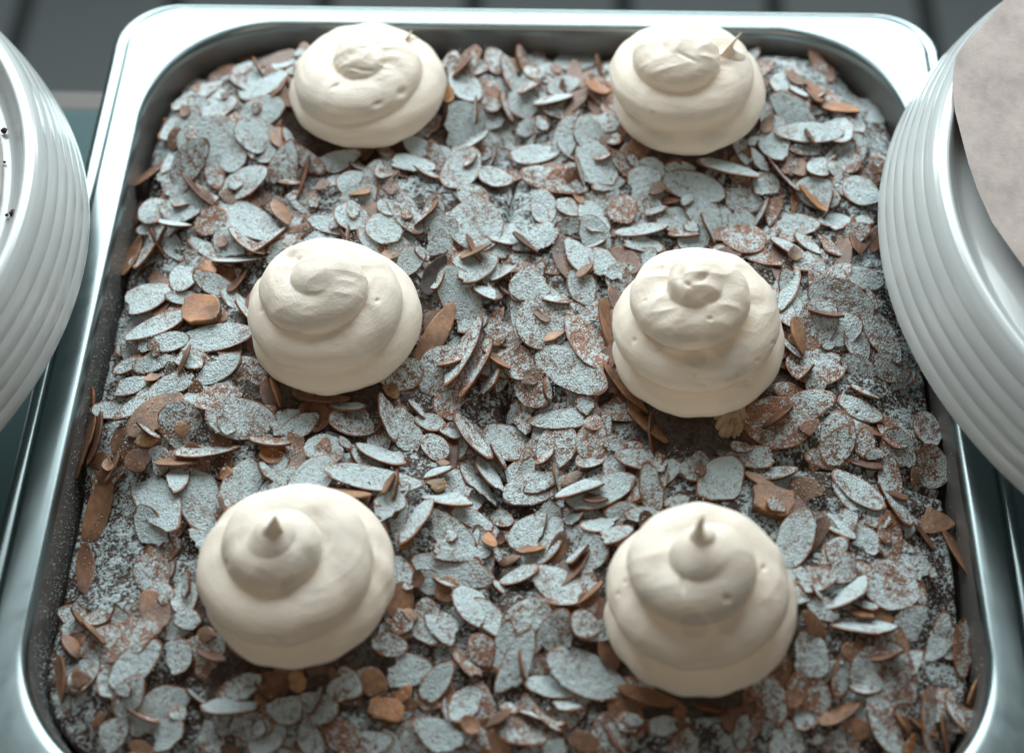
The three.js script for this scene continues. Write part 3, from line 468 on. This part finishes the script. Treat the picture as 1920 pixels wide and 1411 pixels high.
// ---------------------------------------------------------------- ribbed white cake stands
const china = new THREE.MeshPhysicalMaterial({ color: lin(0.60, 0.63, 0.63), roughness: 0.24, clearcoat: 0.6, clearcoatRoughness: 0.12 });
function stand(name, label, cx, cz, ro, yo, rc, yc) {
  const g = tag(thing(name, cx, TABLE, cz), label, 'cake stand', 'ribbed white cake stands');
  const P = []; const put = (r, y) => P.push(new THREE.Vector2(r, y - TABLE));
  const well = yc - 0.0060;
  put(0.0001, well - 0.004); put(rc - 0.02, well - 0.004); put(ro - 0.006, yo - 0.001); put(ro - 0.002, yo - 0.0016); put(ro - 0.0006, yo - 0.0008);
  const ribs = 6, n = 90;
  for (let k = 0; k <= n; k++) {                                        // the ribbed skirt
    const t = k / n, sw = Math.pow(Math.abs(Math.sin(Math.PI * t * ribs)), 0.8), bulge = 0.0014 * Math.sin(Math.PI * t);
    const nx = (yc - yo), ny = (ro - rc), l = Math.hypot(nx, ny);
    const off = 0.00045 * sw + bulge; put(mix(ro, rc, t) + nx / l * off, mix(yo, yc, t) + ny / l * off);
  }
  for (let k = 1; k <= 8; k++) { const a = k / 8 * Math.PI * 0.75; put(rc - 0.0024 * (1 - Math.cos(a)) - 0.0006, yc + 0.0003 + 0.0012 * Math.sin(a)); }
  put(rc - 0.0062, yc - 0.0022); put(rc - 0.0075, yc - 0.0046); put(rc - 0.009, yc - 0.0066); put(rc - 0.0112, yc - 0.0070); put(rc - 0.0135, well - 0.0004); put(rc - 0.02, well - 0.0002); put(rc - 0.05, well - 0.0004); put(0.0001, well - 0.0006);
  part('plate', new THREE.LatheGeometry(P, 240), china, g);
  const S = [[0.0001, 0.0], [0.074, 0.0], [0.076, 0.003], [0.06, 0.008], [0.03, 0.02], [0.022, 0.05], [0.024, well - TABLE - 0.006], [0.05, well - TABLE - 0.004]].map(([r, y]) => new THREE.Vector2(r, y));
  part('pedestal', new THREE.LatheGeometry(S, 96), china, g);
  return { g, well, rc };
}
const standR = stand('cake_stand', 'ribbed white china cake stand with brown parchment on it', 0.2814, -0.0312, 0.1545, 0.0200, 0.1403, 0.0503);
const standL = stand('cake_stand_001', 'ribbed white china cake stand with dark red crumbs in its well', -0.2996, -0.0146, 0.1493, 0.0200, 0.1384, 0.0517);

// parchment
const paperTex = dataTex(512, (i, j) => { const X = i / 512, Y = j / 512, n = 0.5 * vnoise(X * 14, Y * 14, 601, 14) + 0.3 * vnoise(X * 60, Y * 40, 602, 0) + 0.2 * vnoise(X * 200, Y * 200, 603, 0), k = 0.88 + 0.5 * (n - 0.5); return [enc(0.53 * k), enc(0.445 * k), enc(0.41 * k)]; }, true);
const paperMat = new THREE.MeshStandardMaterial({ map: paperTex, roughness: 0.9, bumpMap: tileBump, bumpScale: 0.00012 });
function sheet(name, label, edge, cx, cz, ry, y, curl) {                // closed outline, thin sheet with a curled margin
  const pos = [], uv = [], idx = [], n = edge.length, rings = 14;
  for (const off of [0, -0.00025]) for (let k = 0; k <= rings; k++) for (let i = 0; i < n; i++) {
    const t = k / rings, x = mix(cx, edge[i][0], t), z = mix(cz, edge[i][1], t), lift = curl * Math.pow(t, 6) * (0.6 + 0.4 * Math.sin(i * 0.35)) + 0.0006 * (vnoise(x * 60 + 9, z * 60, 611) - 0.5);
    pos.push(x, y + lift + off, z); uv.push(x * 7, z * 7);
  }
  const half = (rings + 1) * n;
  for (let k = 0; k < rings; k++) for (let i = 0; i < n; i++) { const a = k * n + i, b = k * n + (i + 1) % n, c = a + n, d = b + n; idx.push(a, b, c, c, b, d); idx.push(a + half, c + half, b + half, c + half, d + half, b + half); }
  for (let i = 0; i < n; i++) { const a = rings * n + i, b = rings * n + (i + 1) % n; idx.push(a, b, a + half, a + half, b, b + half); }
  const g = new THREE.BufferGeometry(); g.setAttribute('position', new THREE.Float32BufferAttribute(pos, 3)); g.setAttribute('uv', new THREE.Float32BufferAttribute(uv, 2)); g.setIndex(idx); g.computeVertexNormals();
  return tag(part(name, g, paperMat, scene), label, 'parchment');
}
{
  const y = 0.0525, e = [[1905, -45], [1880, 5], [1840, 52], [1808, 88], [1795, 104], [1788, 130], [1785, 167], [1791, 214], [1801, 253], [1816, 310], [1834, 360], [1861, 417], [1892, 460], [1925, 506]].map(([px, py]) => { const p = atY(px, py, y); return [p.x, p.z]; });
  const c = [0.2814, -0.0312], a0 = Math.atan2(e[e.length - 1][1] - c[1], e[e.length - 1][0] - c[0]); let a1 = Math.atan2(e[0][1] - c[1], e[0][0] - c[0]); if (a1 > a0) a1 -= 2 * Math.PI;
  const r0 = Math.hypot(e[e.length - 1][0] - c[0], e[e.length - 1][1] - c[1]), r1 = Math.hypot(e[0][0] - c[0], e[0][1] - c[1]);
  const out = e.slice(); for (let k = 1; k < 40; k++) { const t = k / 40, a = mix(a0, a1, t), r = mix(r0, r1, t); out.push([c[0] + r * Math.cos(a), c[1] + r * Math.sin(a)]); }
  sheet('parchment_sheet', 'greyish brown round parchment sheet on the ribbed cake stand', out, c[0], c[1], 0, y - 0.0003, 0.0012);
  const y2 = standL.well + 0.001, c2 = [-0.2996, -0.0146], q = atY(4, 290, y2), r2 = Math.hypot(q.x - c2[0], q.z - c2[1]), o2 = []; for (let k = 0; k < 60; k++) { const a = k / 60 * Math.PI * 2; o2.push([c2[0] + r2 * Math.cos(a), c2[1] + r2 * Math.sin(a)]); }
  const s2 = sheet('parchment_sheet_001', 'pinkish parchment round in the well of the crumb-strewn cake stand', o2, c2[0], c2[1], 0, y2, 0.0004);
}
// crumbs in the well of the stand with the dark red crumbs
{
  seedState = 55;
  const cm = new THREE.MeshStandardMaterial({ color: lin(0.05, 0.012, 0.012), roughness: 0.8 });
  [[7, 245, 0.0011], [24, 399, 0.0014], [12, 403, 0.0006], [27, 394, 0.0006], [8, 304, 0.0005]].forEach(([px, py, r], k) => {
    const g = new THREE.IcosahedronGeometry(1, 1), p = g.attributes.position; for (let i = 0; i < p.count; i++) { const w = 0.75 + 0.5 * hash(Math.round(p.getX(i) * 50), Math.round(p.getY(i) * 50 + p.getZ(i) * 170), 7 + k); p.setXYZ(i, p.getX(i) * w * r, p.getY(i) * w * r * 0.8, p.getZ(i) * w * r); }
    g.computeVertexNormals();
    const q = atY(px, py, standL.well + r * 0.5); const m = part('cake_crumb' + (k ? '_00' + k : ''), g, cm, scene); m.position.copy(q); tag(m, ['round dark crumb alone beside the edge of the pinkish parchment', 'largest dark red crumb, with tiny ones around it, in the cake stand well'][k] || 'tiny dark red speck of crumb in the well of the cake stand', 'crumb', 'dark red crumbs');
  });
}
// torn bit of sponge at the foot of the crater-topped swirl
{
  const c = atY(1372, 797, 0.004), g0 = new THREE.IcosahedronGeometry(1, 12), p = g0.attributes.position, v = V(0, 0, 0);
  for (let i = 0; i < p.count; i++) { v.fromBufferAttribute(p, i); const w = 1 + 0.5 * (vnoise(v.x * 2.2 + 5, v.y * 2.2 + v.z * 1.7 + 5, 701) - 0.5) + 0.45 * (vnoise(v.x * 7 + 5, v.y * 7 + v.z * 6 + 5, 702) - 0.5) + 0.2 * (vnoise(v.x * 18 + 5, v.y * 18 + v.z * 15, 703) - 0.5); p.setXYZ(i, v.x * w * 0.0052, v.y * w * 0.0042, v.z * w * 0.0068); }
  const g = mergeVertices(g0); g.computeVertexNormals();
  const m = part('sponge_crumb', g, new THREE.MeshPhysicalMaterial({ color: lin(0.55, 0.40, 0.25), roughness: 0.6, bumpMap: tileBump, bumpScale: 0.0005 }), cake); m.position.copy(c).sub(cakeOrigin); m.rotation.set(0.2, -0.5, 0.1);
}
renderer.render(scene, camera);
